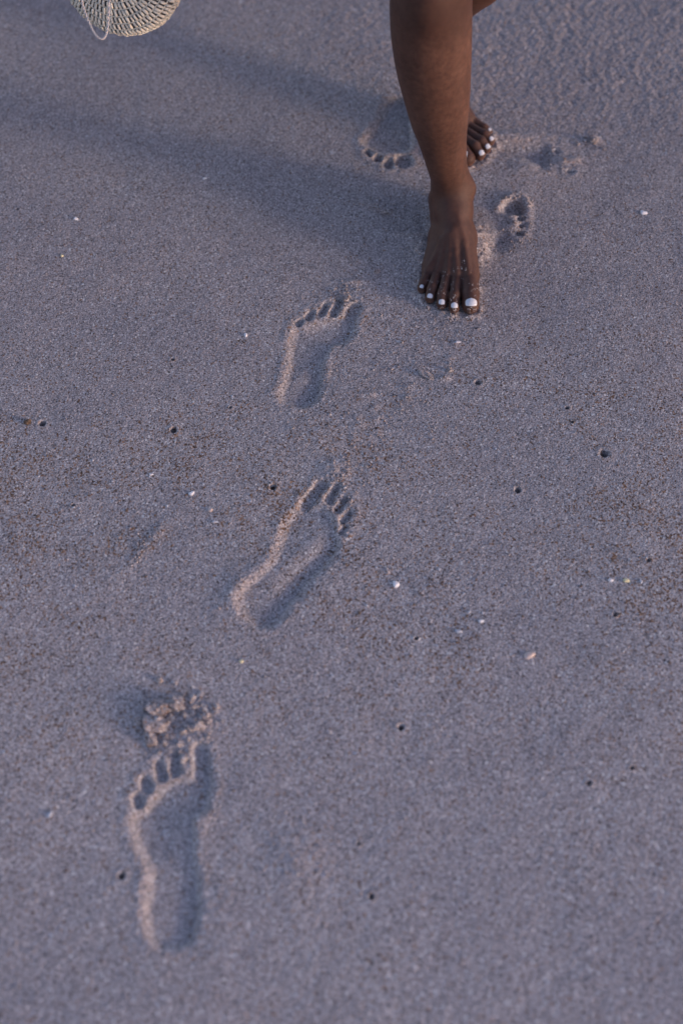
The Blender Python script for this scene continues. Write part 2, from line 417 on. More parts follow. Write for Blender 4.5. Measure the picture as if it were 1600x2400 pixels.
# planted right foot, read off the photograph
def foot_right():
    pr = []; toes = []
    add = lambda a, b, ra, rb, k=.010: pr.append(Prim(a, b, ra, rb, k, 'F'))
    talus = P(1062, 492, .060); mid = P(1064, 560, .040)
    heel = np.array([.172, 1.742, .027])
    add(heel, heel+np.array([.001, -.03, .004]), .030, .029)
    add(heel+np.array([0, -.01, .012]), talus, .026, .0275, .010)
    add(talus, mid, .0275, .0235, .010)
    mtp = [P(1099, 646, .0165), P(1072, 642, .0190), P(1049, 638, .0175), P(1028, 631, .015), P(1008, 622, .0125)]
    mr = [.0165, .0120, .0115, .0110, .0110]
    src = [P(1078, 545, .042), P(1066, 545, .044), P(1056, 548, .040), P(1046, 552, .034), P(1038, 556, .026)]
    sr = [.022, .020, .020, .020, .019]
    for s_, m_, a_, b_ in zip(src, mtp, sr, mr): add(s_, m_, a_, b_, .009)
    add(P(1036, 560, .02), P(1003, 640, .011), .019, .0105)      # outer border
    add(heel, P(1038, 556, .022), .028, .020, .014)
    add(heel, P(1086, 560, .03), .026, .020, .014)
    tips = [(P(1101, 690, .0150), P(1102, 715, .0118), .0138, .0132), (P(1064, 693, .0185), P(1063.5, 720, .0095), .0082, .0088),
            (P(1037, 688, .0175), P(1034.5, 712, .0092), .0078, .0084), (P(1012, 677, .0155), P(1007.5, 698, .0088), .0076, .0083),
            (P(993, 662, .0125), P(988.5, 676, .0082), .0072, .0076)]
    base_r = [.0150, .0088, .0084, .0082, .0080]
    for (kn, tp, rk, rt), m_, br in zip(tips, mtp, base_r):
        toes.append([Prim(m_, kn, br, rk*.97, .004, 'T'), Prim(kn, tp, rk, rt, .004, 'T')])
    return pr, toes
Fp, Tp = foot_right()
# shin, from the outline in the photograph
Lx = {-60: (911, 1106), 0: (913, 1104), 77: (916, 1104), 143: (925, 1103), 219: (945, 1101), 296: (968, 1094), 320: (979, 1092), 357: (991, 1092), 385: (1000, 1092),
      416: (1012, 1098), 435: (1013, 1106), 454: (1013, 1109), 480: (1017, 1112), 504: (1021, 1112)}
ly = sorted(Lx); le = [Lx[v][0] for v in ly]; re_ = [Lx[v][1] for v in ly]
leg = []
for z in (.085, .10, .12, .14, .165, .19, .22, .25, .28, .31, .34, .37, .40, .43):
    g = 1.706 - .05*(z-.08)
    _, py, dz = proj((.15, g, z))
    L_, R_ = np.interp(py, ly, le), np.interp(py, ly, re_)
    leg.append((np.array([((L_+R_)/2-800)*dz/F_PX, g, z]), (R_-L_)/2*dz/F_PX*1.005))
kx = leg[-1][0]; kr = leg[-1][1]
leg += [(kx+np.array([.002, .0, .04]), kr*.99), (kx+np.array([.004, .02, .12]), kr*1.10), (np.array([.125, 1.78, .72]), .078), (np.array([.115, 1.84, .86]), .090)]
right = []
for (a, ra), (b, rb) in zip(leg[:-1], leg[1:]): right.append(Prim(a, b, ra, rb, .003, 'L'))
right.append(Prim(Fp[1].b, leg[0][0], .0275, leg[0][1]*.97, .010, 'L'))
right.append(Prim(Fp[0].a+np.array([0, -.002, .01]), leg[4][0]+np.array([0, .016, 0]), .022, .020, .02, 'L'))   # achilles
calf = lambda i, dy: leg[i][0]+np.array([0.0, dy, 0])
right.append(Prim(calf(6, .018), calf(9, .026), leg[6][1]*.80, leg[9][1]*.80, .02, 'L'))
right.append(Prim(calf(9, .026), calf(12, .012), leg[9][1]*.80, leg[12][1]*.80, .02, 'L'))
right.append(Prim(P(1096, 442, .085), P(1096, 446, .080), .0125, .0125, .010, 'L'))    # inner ankle bone
right.append(Prim(P(1025, 462, .068), P(1025, 466, .064), .0125, .0125, .010, 'L'))      # outer ankle bone
right.append(Prim(kx+np.array([-.006, -.038, .012]), kx+np.array([-.006, -.036, .035]), .027, .028, .02, 'L'))    # kneecap

# rear left foot: the same foot mirrored, turned out, heel lifting
U0, V0 = .172, 1.742
PHI = R(33.0); LIFT = R(38.0); VM = .145
tgt = P(1093, 385, 0)[:2]
def to_local(p): return np.array([p[0]-U0, V0-p[1], p[2]])
def lift(q):
    u, v, z = q
    if v < VM:
        dv = VM-v; zz = z-.006
        return np.array([u, VM-dv*math.cos(LIFT)-zz*math.sin(LIFT)*.9, .006+dv*math.sin(LIFT)+zz*math.cos(LIFT)])
    return q
def rot(q): # local -> rotated
    x, y = -q[0], -q[1]
    return np.array([math.cos(PHI)*x-math.sin(PHI)*y, math.sin(PHI)*x+math.cos(PHI)*y, q[2]])
bt = rot(to_local(Tp[0][1].b)); OFF = np.array([tgt[0]-bt[0], tgt[1]-bt[1], 0])
def left(p): return rot(lift(to_local(p)))+OFF
Fl = [Prim(left(p.a), left(p.b), p.ra, p.rb, p.k, 'F') for p in Fp]
Tl = [[Prim(left(p.a), left(p.b), p.ra, p.rb, p.k, 'T') for p in t] for t in Tp]
ank = left(leg[0][0])+np.array([.026, -.006, 0]); knee = np.array([.300, 1.88, .49])
lleg = [(ank, leg[0][1])]
for t, r in ((.12, .033), (.25, .041), (.4, .051), (.55, .057), (.75, .057), (.9, .050), (1.0, .052)):
    lleg.append((ank+(knee-ank)*t, r))
lleg += [(np.array([.20, 1.86, .72]), .078), (np.array([.215, 1.87, .86]), .09)]
leftp = [Prim(a, b, ra, rb, .003, 'L') for (a, ra), (b, rb) in zip(lleg[:-1], lleg[1:])]
leftp.append(Prim(Fl[1].b, ank, .0275, leg[0][1]*.97, .010, 'L'))
leftp.append(Prim(Fl[0].a, lleg[2][0]+np.array([-.01, .014, 0]), .022, .020, .02, 'L'))
leftp.append(Prim(lleg[3][0]+np.array([0, .02, 0]), lleg[5][0]+np.array([0, .02, 0]), .042, .042, .02, 'L'))
hips = [Prim((.115, 1.85, .90), (.215, 1.87, .90), .095, .095, .05, 'L'), Prim((.165, 1.86, .93), (.165, 1.86, 1.0), .105, .10, .05, 'L')]
BODYP = right+leftp+hips+Fp+Fl
TOEP = [p for t in Tp+Tl for p in t]
FAR = .06
def field_pts(q):
    x, y, z = q[:, 0], q[:, 1], q[:, 2]
    A = np.full(len(q), FAR)
    for p in BODYP: A = smin(A, p.d(x, y, z), p.k)
    for T in (Tp+Tl):
        t = T[0].d(x, y, z); t = smin(t, T[1].d(x, y, z), .004)
        A = smin(A, t, .0018)
    return A

def surf(px, py):
    o = P(px, py, .14)[None]; d = (o-CAM)/np.linalg.norm(o-CAM)
    for _ in range(60): o = o+d*np.clip(field_pts(o), -.02, .02)[:, None]*.8
    return o[0]+d[0]*.0019
for line in ([(1072, 500), (1088, 570), (1097, 640)], [(1064, 535), (1066, 590), (1071, 640)], [(1054, 545), (1052, 595), (1049, 638)],
             [(1044, 552), (1037, 595), (1027, 632)], [(1034, 562), (1022, 600), (1007, 625)]):
    q_ = [surf(*p) for p in line]
    for a, b in zip(q_[:-1], q_[1:]):
        pr_ = Prim(a, b, .0036, .0036, .0055, 'F'); BODYP.append(pr_); BODYP.append(Prim(left(a), left(b), .0036, .0036, .0055, 'F'))
# sand pressed down under the soles and heaved up round them
for xs_, ys_ in (((.10, .25), (1.49, 1.80)), ((.08, .30), (1.83, 2.10))):
    S = sub((*xs_, *ys_)); x, y = X[S], Y[S]
    f = field_pts(np.stack([x.ravel(), y.ravel(), np.full(x.size, .004)], -1)).reshape(x.shape)
    n_ = np.clip(vnoise(x, y, .014, 80)+.45, 0, 1)+.5*vnoise(x, y, .005, 81)
    Hh[S] += .0042*n_*np.exp(-((f-.003)/.0065)**2) - .002*smooth01(-f/.006)
# tiny crumb relief near the toes of the prints
verts = np.stack([X, Y, Hh], -1).reshape(-1, 3).astype(np.float32)
nx, ny = X.shape
idx = np.arange(nx*ny).reshape(nx, ny)
quads = np.stack([idx[:-1, :-1], idx[1:, :-1], idx[1:, 1:], idx[:-1, 1:]], -1).reshape(-1, 4)
fl = Lab[:-1, :-1].reshape(-1)
def patch(lab, name, loc=None):
    q = quads[fl == lab]
    if not len(q): return None
    u, inv = np.unique(q, return_inverse=True)
    v = verts[u]
    if loc is None and lab: loc = (float(v[:, 0].mean()), float(v[:, 1].mean()), float(v[:, 2].min()))
    return link_mesh(name, v, inv.reshape(-1, 4), SAND, None, False, loc)
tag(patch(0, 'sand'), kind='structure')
FPL = {1: 'deep bare left footprint with crumbled sand clods at its toe end, nearest the camera',
       2: 'slanting bare right footprint with a ridge along its sole, middle of the trail',
       3: 'bare left footprint with sharp toe marks just in front of the standing foot',
       4: 'footprint with four round toe dents, in the shadow left of the shin',
       5: 'short broken print of a ball and toes right of the planted ankle',
       6: 'blurred sideways print with one long warm edge beside the rear foot'}
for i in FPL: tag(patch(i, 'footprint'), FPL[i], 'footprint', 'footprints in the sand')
HL = {0: 'small round burrow hole beside the brown pebble', 1: 'small burrow hole in open sand, straight below a smaller dark pit on the left',
      2: 'widest round burrow hole, alone in smooth sand on the right', 3: 'burrow hole with a pale collar below the big toe and right of the long clod',
      4: 'dark burrow hole left of the toes of the slanting footprint', 5: 'lone dark burrow hole right of the crumbled toe end of the nearest footprint',
      6: 'faint twin pit between the widest burrow hole and the slanting footprint', 13: 'blurred hole just left of the heel of the nearest footprint'}
for i in HL:
    o = patch(10+i, 'burrow_hole')
    if o: tag(o, HL[i], 'hole', 'burrow holes in the sand')
for i in range(len(HOLES)):
    assert i in HL or not (fl == 10+i).any(), i
def ground_z(x, y):
    return float(Hh[min(np.searchsorted(gx, x), nx-1), min(np.searchsorted(gy, y), ny-1)])

# ------------------------------------------------------------------ person: surface
# body grid: fine near the sand, coarser up the legs
vx = np.arange(-.02, .34, .0016); vy = np.arange(1.485, 2.16, .0016)
z_ = [-.012]
while z_[-1] < 1.12: z_.append(z_[-1]+(.0014 if z_[-1] < .06 else min(.006, .0014+(z_[-1]-.06)*.02)))
vz = np.array(z_)
def field_grid(prims, base=None):
    A = np.full((len(vx), len(vy), len(vz)), FAR, np.float32) if base is None else base
    for p in prims:
        m = max(p.ra, p.rb)+p.k+.022
        lo = np.minimum(p.a, p.b)-m; hi = np.maximum(p.a, p.b)+m
        i0, i1 = np.searchsorted(vx, [lo[0], hi[0]]); j0, j1 = np.searchsorted(vy, [lo[1], hi[1]]); k0, k1 = np.searchsorted(vz, [lo[2], hi[2]])
        if i1 <= i0 or j1 <= j0 or k1 <= k0: continue
        d = p.d(vx[i0:i1, None, None].astype(np.float32), vy[None, j0:j1, None].astype(np.float32), vz[None, None, k0:k1].astype(np.float32)).astype(np.float32)
        A[i0:i1, j0:j1, k0:k1] = smin(A[i0:i1, j0:j1, k0:k1], d, np.float32(p.k))
    return A
A = field_grid(BODYP)
for T in Tp+Tl:
    B = field_grid([]) if False else None
    pts = np.array([q for p in T for q in (p.a, p.b)]); m = .045
    lo = pts.min(0)-m; hi = pts.max(0)+m
    i0, i1 = np.searchsorted(vx, [lo[0], hi[0]]); j0, j1 = np.searchsorted(vy, [lo[1], hi[1]]); k0, k1 = np.searchsorted(vz, [lo[2], hi[2]])
    xs, ys, zs = vx[i0:i1, None, None], vy[None, j0:j1, None], vz[None, None, k0:k1]
    t = smin(T[0].d(xs, ys, zs), T[1].d(xs, ys, zs), .004)
    A[i0:i1, j0:j1, k0:k1] = smin(A[i0:i1, j0:j1, k0:k1], t, .0018).astype(np.float32)
import openvdb
gv = openvdb.FloatGrid(FAR)
gv.copyFromArray(np.clip(A, -.03, .03), tolerance=1e-6)
pv, pq = gv.convertToQuads(isovalue=0.0)
pv = np.stack([np.interp(pv[:, 0], np.arange(len(vx)), vx), np.interp(pv[:, 1], np.arange(len(vy)), vy), np.interp(pv[:, 2], np.arange(len(vz)), vz)], -1)
# soften the joins of shin, ankle and instep (toes keep their form)
ed = np.concatenate([pq[:, [0, 1]], pq[:, [1, 2]], pq[:, [2, 3]], pq[:, [3, 0]]]); ed = np.concatenate([ed, ed[:, ::-1]])
cnt = np.bincount(ed[:, 0], minlength=len(pv)).clip(1)[:, None]
wt = (smooth01((pv[:, 2]-.050)/.03)*.55)[:, None]
for _ in range(36):
    avg = np.stack([np.bincount(ed[:, 0], weights=pv[ed[:, 1], c], minlength=len(pv)) for c in range(3)], -1)/cnt
    pv = pv+(avg-pv)*wt
# outward winding
t0 = pv[pq[:, 0]]; nrm = np.cross(pv[pq[:, 1]]-t0, pv[pq[:, 2]]-t0); ctr = pv[pq].mean(1)
top = ctr[:, 2].argmax()
if nrm[top, 2] < 0: pq = pq[:, ::-1]
ORG = np.array([.172, 1.70, 0.0])
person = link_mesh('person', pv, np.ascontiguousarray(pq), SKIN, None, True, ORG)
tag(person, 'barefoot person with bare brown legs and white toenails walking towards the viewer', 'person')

def trace(o, d, steps=40):
    q = o.copy(); live = np.ones(len(q), bool)
    for _ in range(steps):
        f = field_pts(q); q = q + d*np.clip(f, -.01, .01)[:, None]*.8
    return q
def fgrad(q, e=.0006):
    g = np.stack([field_pts(q+np.eye(3)[i]*e)-field_pts(q-np.eye(3)[i]*e) for i in range(3)], -1)
    return g/np.linalg.norm(g, axis=1, keepdims=True)

def toenail(prim, r, wid, length, tilt, shift=0.0):
    a, b = prim.a, prim.b
    f = b-a; f[2] = 0; f /= np.linalg.norm(f)
    up0 = np.array([0, 0, 1.]); side = np.cross(f, up0)
    up = up0*math.cos(tilt)+f*math.sin(tilt); fw = f*math.cos(tilt)-up0*math.sin(tilt)
    n = 13; pts = []
    for i in range(n):
        v = -1+2*i/(n-1)                      # -1 cuticle .. 1 free edge
        if v < 0: half = math.sqrt(max(0, 1-abs(v)**2.4))*1.0
        else: half = 1.0-.06*v*v - (.30*max(0, v-.75)**2*4)
        for j in range(n):
            s = -1+2*j/(n-1)
            pts.append(b+side*(s*half*wid/2)+fw*(v*length/2 - .10*length*s*s*(v > 0)*v + shift)+up*(r+.012))
    pts = np.array(pts)
    q = trace(pts, np.repeat(-up[None], len(pts), 0))
    nr = fgrad(q)
    rr = np.array([[min(1, (1-abs(-1+2*j/(n-1))**3)*1.0) for j in range(n)] for i in range(n)]).ravel()
    outer = q+nr*(.0004+.0006*rr[:, None]); inner = q-nr*.0012
    V = np.concatenate([outer, inner]); N = n*n; Fs = []
    g = lambda i, j: i*n+j
    for i in range(n-1):
        for j in range(n-1):
            Fs.append((g(i, j), g(i, j+1), g(i+1, j+1), g(i+1, j)))
            Fs.append((N+g(i, j), N+g(i+1, j), N+g(i+1, j+1), N+g(i, j+1)))
    rimv = [g(0, j) for j in range(n)]+[g(i, n-1) for i in range(1, n)]+[g(n-1, j) for j in range(n-2, -1, -1)]+[g(i, 0) for i in range(n-2, 0, -1)]
    for i in range(len(rimv)):
        a_, b_ = rimv[i], rimv[(i+1) % len(rimv)]; Fs.append((a_, N+a_, N+b_, b_))
    o = link_mesh('toenail', V, Fs, POLISH, person, True, ORG)
    o.location = person.location; o.matrix_parent_inverse = Matrix.Translation(person.location).inverted()
NAIL = [(.0172, .0125, .50, -.0012), (.0100, .0085, .52, -.0010), (.0094, .0080, .52, -.0010), (.0084, .0072, .52, -.001), (.0062, .0055, .5, -.001)]
for p in Tl[0]: p.b = p.b+np.array([-.005, .0015, 0])
for T in (Tp, Tl):
    for t, (wd, ln, tl_, sh) in zip(T, NAIL): toenail(t[1], t[1].rb, wd, ln, tl_, sh)

# ------------------------------------------------------------------ scattered grains and crumbs
def ico():
    t = (1+5**.5)/2
    v = np.array([(-1, t, 0), (1, t, 0), (-1, -t, 0), (1, -t, 0), (0, -1, t), (0, 1, t), (0, -1, -t), (0, 1, -t), (t, 0, -1), (t, 0, 1), (-t, 0, -1), (-t, 0, 1)], float)
    v /= np.linalg.norm(v[0])
    f = np.array([(0, 11, 5), (0, 5, 1), (0, 1, 7), (0, 7, 10), (0, 10, 11), (1, 5, 9), (5, 11, 4), (11, 10, 2), (10, 7, 6), (7, 1, 8), (3, 9, 4), (3, 4, 2), (3, 2, 6), (3, 6, 8), (3, 8, 9), (4, 9, 5), (2, 4, 11), (6, 2, 10), (8, 6, 7), (9, 8, 1)])
    return v, f
def ico2(n=1):
    v, f = ico()
    for _ in range(n):
        vl = list(map(tuple, v)); cache = {}; nf = []
        def mp(a, b):
            key = (min(a, b), max(a, b))
            if key not in cache:
                m = (np.array(vl[a])+np.array(vl[b])); m /= np.linalg.norm(m); cache[key] = len(vl); vl.append(tuple(m))
            return cache[key]
        for a, b, c in f:
            ab, bc, ca = mp(a, b), mp(b, c), mp(c, a); nf += [(a, ab, ca), (b, bc, ab), (c, ca, bc), (ab, bc, ca)]
        v, f = np.array(vl), np.array(nf)
    return v, f
IV, IF = ico(); IV2, IF2 = ico2(1); IV3, IF3 = ico2(2); IV4, IF4 = ico2(3)
rng = np.random.RandomState(11)
def scatter(name, pts, sizes, mat, flat=.7, parent=None, loc=None, nr=None):
    V, Fa = [], []
    for i, (p, s) in enumerate(zip(pts, sizes)):
        v = IV*(1+.35*rng.uniform(-1, 1, (12, 1)))*rng.uniform(.7, 1.3, 3)*s
        v[:, 2] *= flat
        a = rng.uniform(0, 6.28); c, sn = math.cos(a), math.sin(a)
        v = np.stack([v[:, 0]*c-v[:, 1]*sn, v[:, 0]*sn+v[:, 1]*c, v[:, 2]], -1)
        V.append(v+p); Fa.append(IF+12*i)
    return link_mesh(name, np.concatenate(V), np.concatenate(Fa), mat, parent, False, loc)

# grains stuck to the planted foot
gp = []
def foot_grains(px, py, n, sp):
    for _ in range(max(1, n//4)):
        cx_, cy_ = px+rng.normal()*sp[0], py+rng.normal()*sp[1]
        for _ in range(rng.randint(1, 9)): gp.append((cx_+rng.normal()*1.7, cy_+rng.normal()*1.9))
foot_grains(1050, 640, 34, (30, 16)); foot_grains(1028, 645, 25, (10, 9)); foot_grains(1058, 675, 24, (5, 10)); foot_grains(1034, 676, 26, (5, 6))
foot_grains(1010, 665, 18, (4, 14)); foot_grains(1090, 636, 22, (7, 18)); foot_grains(1104, 676, 26, (10, 8)); foot_grains(1062, 697, 14, (6, 6))
foot_grains(1116, 700, 40, (6, 16)); foot_grains(1065, 727, 30, (9, 3)); foot_grains(1108, 727, 45, (12, 4)); foot_grains(1033, 720, 18, (7, 3))
O = np.array([P(a, b, .07) for a, b in gp]); D = O-CAM; D /= np.linalg.norm(D, axis=1, keepdims=True)
q = O.copy()
for _ in range(60): q = q+D*np.clip(field_pts(q), -.02, .02)[:, None]*.8
ok = (np.abs(field_pts(q)) < .0006) & (q[:, 2] > .001)
q = q[ok]
go = scatter('sand_grains', q, rng.uniform(.0002, .0006, len(q))*rng.choice([.7, 1, 1.3], len(q)), GRAIN, .8, person, ORG)
go.location = person.location; tag(go, kind='stuff')

# loose crumbs of sand thrown up around the prints
cp, cs = [], []
def crumbs(px, py, n, sx, sy, smin_, smax):
    for _ in range(n):
        a = P(px+rng.normal()*sx, py+rng.normal()*sy)
        s = smin_+(smax-smin_)*rng.rand()**2.5
        cp.append((a[0], a[1], ground_z(a[0], a[1])+s*.25)); cs.append(s)
crumbs(435, 1690, 170, 36, 38, .0010, .0050); crumbs(480, 1690, 40, 20, 25, .001, .003); crumbs(345, 1690, 30, 12, 40, .001, .003)
crumbs(815, 690, 70, 22, 16, .0008, .0026); crumbs(760, 700, 40, 40, 18, .0008, .002); crumbs(800, 1130, 110, 24, 32, .0008, .0028)
crumbs(850, 1040, 160, 80, 50, .0007, .0022); crumbs(960, 900, 130, 60, 70, .0007, .0022); crumbs(1200, 470, 60, 22, 12, .0008, .0025); crumbs(1210, 545, 60, 18, 22, .0008, .003)
crumbs(900, 490, 50, 40, 14, .0008, .003); crumbs(1130, 565, 60, 25, 22, .0008, .002); crumbs(980, 590, 40, 20, 14, .0008, .002); crumbs(1385, 332, 40, 16, 8, .001, .0035)
crumbs(1300, 385, 26, 30, 16, .001, .0026); crumbs(850, 395, 40, 30, 14, .0008, .002); crumbs(330, 1275, 60, 35, 25, .0008, .0022); crumbs(700, 1980, 50, 45, 60, .0008, .0024)
crumbs(780, 880, 50, 35, 30, .0007, .002); crumbs(1040, 760, 120, 60, 25, .0006, .0016); crumbs(545, 1380, 30, 15, 35, .0008, .002)
for _ in range(900): crumbs(rng.uniform(-40, 1640), rng.uniform(200, 2400), 1, 1, 1, .0005, .0016)
tag(scatter('sand_crumbs', cp, cs, SAND, .75), 'loose crumbs of sand around the footprints', 'sand crumbs', None, 'stuff')
# pale grit of broken shell
cp, cs = [], []
for _ in range(260): crumbs(rng.uniform(-40, 1640), rng.uniform(420, 2400), 1, 1, 1, .0006, .0017)
for _ in range(90): crumbs(1010, 1400, 1, 130, 110, .0006, .0022)
for _ in range(60): crumbs(330, 1200, 1, 160, 80, .0006, .0020)
tag(scatter('shell_grit', cp, cs, SHELLG, .45), 'fine pale shell grit strewn over the sand', 'shell grit', None, 'stuff')
cp, cs = [], []
for _ in range(220): crumbs(990, 1400, 1, 170, 110, .0008, .0020)
for _ in range(220): crumbs(230, 1180, 1, 200, 110, .0008, .0020)
for _ in range(60): crumbs(1460, 1360, 1, 60, 60, .0008, .0018)
for _ in range(160): crumbs(rng.uniform(0, 1600), rng.uniform(850, 1900), 1, 1, 1, .0006, .0016)
tag(scatter('brown_grit', cp, cs, BROWN, .6), 'coarse brown grains strewn over the sand', 'brown grit', None, 'stuff')

# ------------------------------------------------------------------ shell fragments, clods, pebble
def shell(px, py, lx, lyy, ang, mat, label, name='shell_fragment', cat='shell', group='shell fragments on the sand', bend=.25, seed=0):
    r = np.random.RandomState(seed+int(px)); c = P(px, py); gz = ground_z(c[0], c[1])
    lx *= .72; lyy *= .72; n = 14; k = 5; V = []; Fs = []
    out = [(1+.14*r.uniform(-1, 1)) for _ in range(n)]
    for layer in (0, 1):
        for i in range(k):
            t = (i+1)/k
            for j in range(n):
                a = 2*math.pi*j/n
                sx = abs(math.cos(a))**.8*math.copysign(1, math.cos(a)); sy = abs(math.sin(a))**.8*math.copysign(1, math.sin(a))
                x = lx/2*sx*t*(1+(out[j]-1)*t); y = lyy/2*sy*t*(1+(out[j]-1)*t)*(1-.25*sx)
                z = bend*min(lx, lyy)*(1-t*t) + .0003*math.sin(t*22) + (0 if layer == 0 else -.0009)
                V.append((x, y, z))
        V.append((0, 0, bend*min(lx, lyy)+(0 if layer == 0 else -.0009)))
    m = n*k+1
    for layer in (0, 1):
        o = layer*m
        for j in range(n):
            j2 = (j+1) % n
            tri = (o+n*k, o+j, o+j2); Fs.append(tri if layer == 0 else tri[::-1])
            for i in range(k-1):
                qd = (o+i*n+j, o+(i+1)*n+j, o+(i+1)*n+j2, o+i*n+j2); Fs.append(qd if layer == 0 else qd[::-1])
    for j in range(n):
        j2 = (j+1) % n; e = (k-1)*n; Fs.append((e+j, m+e+j, m+e+j2, e+j2))
    V = np.array(V); ca, sa = math.cos(ang), math.sin(ang); tl = r.uniform(-.25, .25)
    V = np.stack([V[:, 0]*ca-V[:, 1]*sa, V[:, 0]*sa+V[:, 1]*ca, V[:, 2]+V[:, 0]*tl], -1)
    base = np.array([c[0], c[1], gz])
    o = link_mesh(name, V+base+np.array([0, 0, .0008]), Fs, mat, None, True, base)
    tag(o, label, cat, group)
shell(1508, 501, .019, .012, -.1, SHELLW, 'large white shell chip on smooth sand right of the ankle', seed=1)
shell(180, 515, .0105, .0075, -.2, SHELLW, 'small white shell chip left of the leg shadow')
shell(147, 602, .007, .006, .2, SHELLY, 'tiny cream shell chip below the small white chip on the far left')
shell(576, 786, .007, .011, .25, SHELLW, 'upright white shell sliver left of the footprint with sharp toe marks')
shell(928, 1368, .012, .014, .2, SHELLW, 'square blue-white shell piece right of the slanting footprint')
shell(908, 1336, .004, .016, .28, SHELLP, 'thin pale splinter lying just above the square shell piece', cat='shell')
shell(450, 1157, .012, .008, .7, SHELLW, 'pinkish white shell chip left of the slanting toe marks')
shell(355, 1113, .009, .004, .05, SHELLW, 'narrow white shell sliver on the grit, left of the dark burrow hole')
shell(493, 1196, .009, .008, .2, SHELLP, 'beige shell chip beside a dark pit, left of the slanting footprint')
shell(505, 1224, .012, .005, .0, SHELLG, 'flat bluish shell flake below the beige chip')
shell(1240, 1535, .020, .013, .35, SHELLP, 'peach coloured shell piece on the sand in the lower right')
shell(1467, 1362, .013, .008, -.1, SHELLY, 'yellowish shell chip, middle one of a row of three on the right')
shell(1430, 1361, .010, .007, -.2, SHELLW, 'off-white shell chip at the left end of the row of three')
shell(1501, 1364, .006, .009, .1, SHELLG, 'pale grey shell chip at the right end of the row of three')
shell(1074, 1479, .013, .007, -.15, SHELLG, 'bluish shell flake in brown grit below the square shell piece')
shell(1128, 1455, .012, .006, .3, SHELLW, 'oblong whitish flake right of the bluish flake in the grit')
shell(566, 1550, .008, .006, .3, SHELLY, 'orange-yellow shell chip below the heel of the slanting footprint')
shell(117, 1908, .008, .013, -.5, SHELLG, 'blurred pale shell chip left of the nearest footprint')
shell(1073, 802, .013, .006, .15, SHELLG, 'grey shell flake on the sand below the toes')
shell(480, 419, .010, .005, .1, SHELLW, 'white fleck lying in the long shadow left of the leg')

def clod(px, py, sx, sy, sz, ang, label, mat=SAND, name='sand_clod', cat='sand clod', group='clods of damp sand', seed=0, sink=.22):
    r = np.random.RandomState(seed+int(px*3+py)); v = IV4.copy()
    w_ = np.ones(len(v))
    for f_, a_ in ((1.6, .26), (3.5, .20), (8, .15), (17, .10)):
        ph = r.uniform(0, 6, 6)
        w_ += a_*(np.sin(f_*v[:, 0]*1.7+ph[0])*np.cos(f_*v[:, 1]*1.3+ph[1])+np.sin(f_*v[:, 2]*1.5+ph[2]+f_*v[:, 0]))*.6
    w_ += .05*r.randn(len(v))
    v = v*w_[:, None]*np.array([sx, sy, sz*.95])/2
    ca, sa = math.cos(ang), math.sin(ang)
    v = np.stack([v[:, 0]*ca-v[:, 1]*sa, v[:, 0]*sa+v[:, 1]*ca, v[:, 2]], -1)
    c = P(px, py); base = np.array([c[0], c[1], ground_z(c[0], c[1])])
    o = link_mesh(name, v+base+np.array([0, 0, sz*(.5-sink)]), IF4, mat, None, False, base)
    tag(o, label, cat, group)
clod(367, 1698, .030, .020, .016, .1, 'broad crust of sand lifted at the toe end of the nearest footprint, lowest clod there')
clod(372, 1664, .026, .017, .014, -.1, 'cracked sand crust just above the broad crust at the nearest toes')
clod(415, 1653, .017, .020, .014, .8, 'topmost rounded sand clod ahead of the nearest footprint')
clod(352, 1730, .012, .024, .012, .3, 'narrow sand clod at the left of the nearest footprint, above its little toes')
clod(463, 1705, .014, .010, .009, .2, 'small sand clod at the tip of the big toe mark of the nearest footprint')
clod(480, 1682, .012, .009, .008, .5, 'loose sand lump right of the topmost clod of the nearest footprint')
clod(1000, 880, .022, .009, .008, -.62, 'long ridged sand clod below the planted foot')
clod(1053, 869, .009, .008, .006, .3, 'pinkish rounded sand clod between the long clod and the toes')
clod(883, 637, .009, .009, .007, .2, 'lone sand clod left of the planted toes')
clod(812, 702, .011, .008, .007, .6, 'crumbly sand lump between the big and second toe marks before the foot')
clod(1391, 333, .014, .010, .008, .2, 'blurred sand clod standing alone right of the sideways print')
clod(905, 500, .018, .007, .006, -.5, 'dark-sided sand lump in the leg shadow left of the ankle')
clod(66, 991, .011, .009, .006, .1, 'rough brown pebble beside a small burrow hole at the left edge', mat=BROWN, name='pebble', cat='pebble', group=None)

# ------------------------------------------------------------------ straw bag: a flat round crocheted purse
DB = 2.05
ctr = PZ(284, 68-159, DB); RB = 165/F_PX*DB; TH = .026
AX = np.array([-.34, -.84, .42]); AX /= np.linalg.norm(AX)
BX = np.cross([0, 0, 1.], AX); BX /= np.linalg.norm(BX); BY = np.cross(AX, BX)
bag_loc = np.array([ctr[0], ctr[1], ctr[2]-RB])
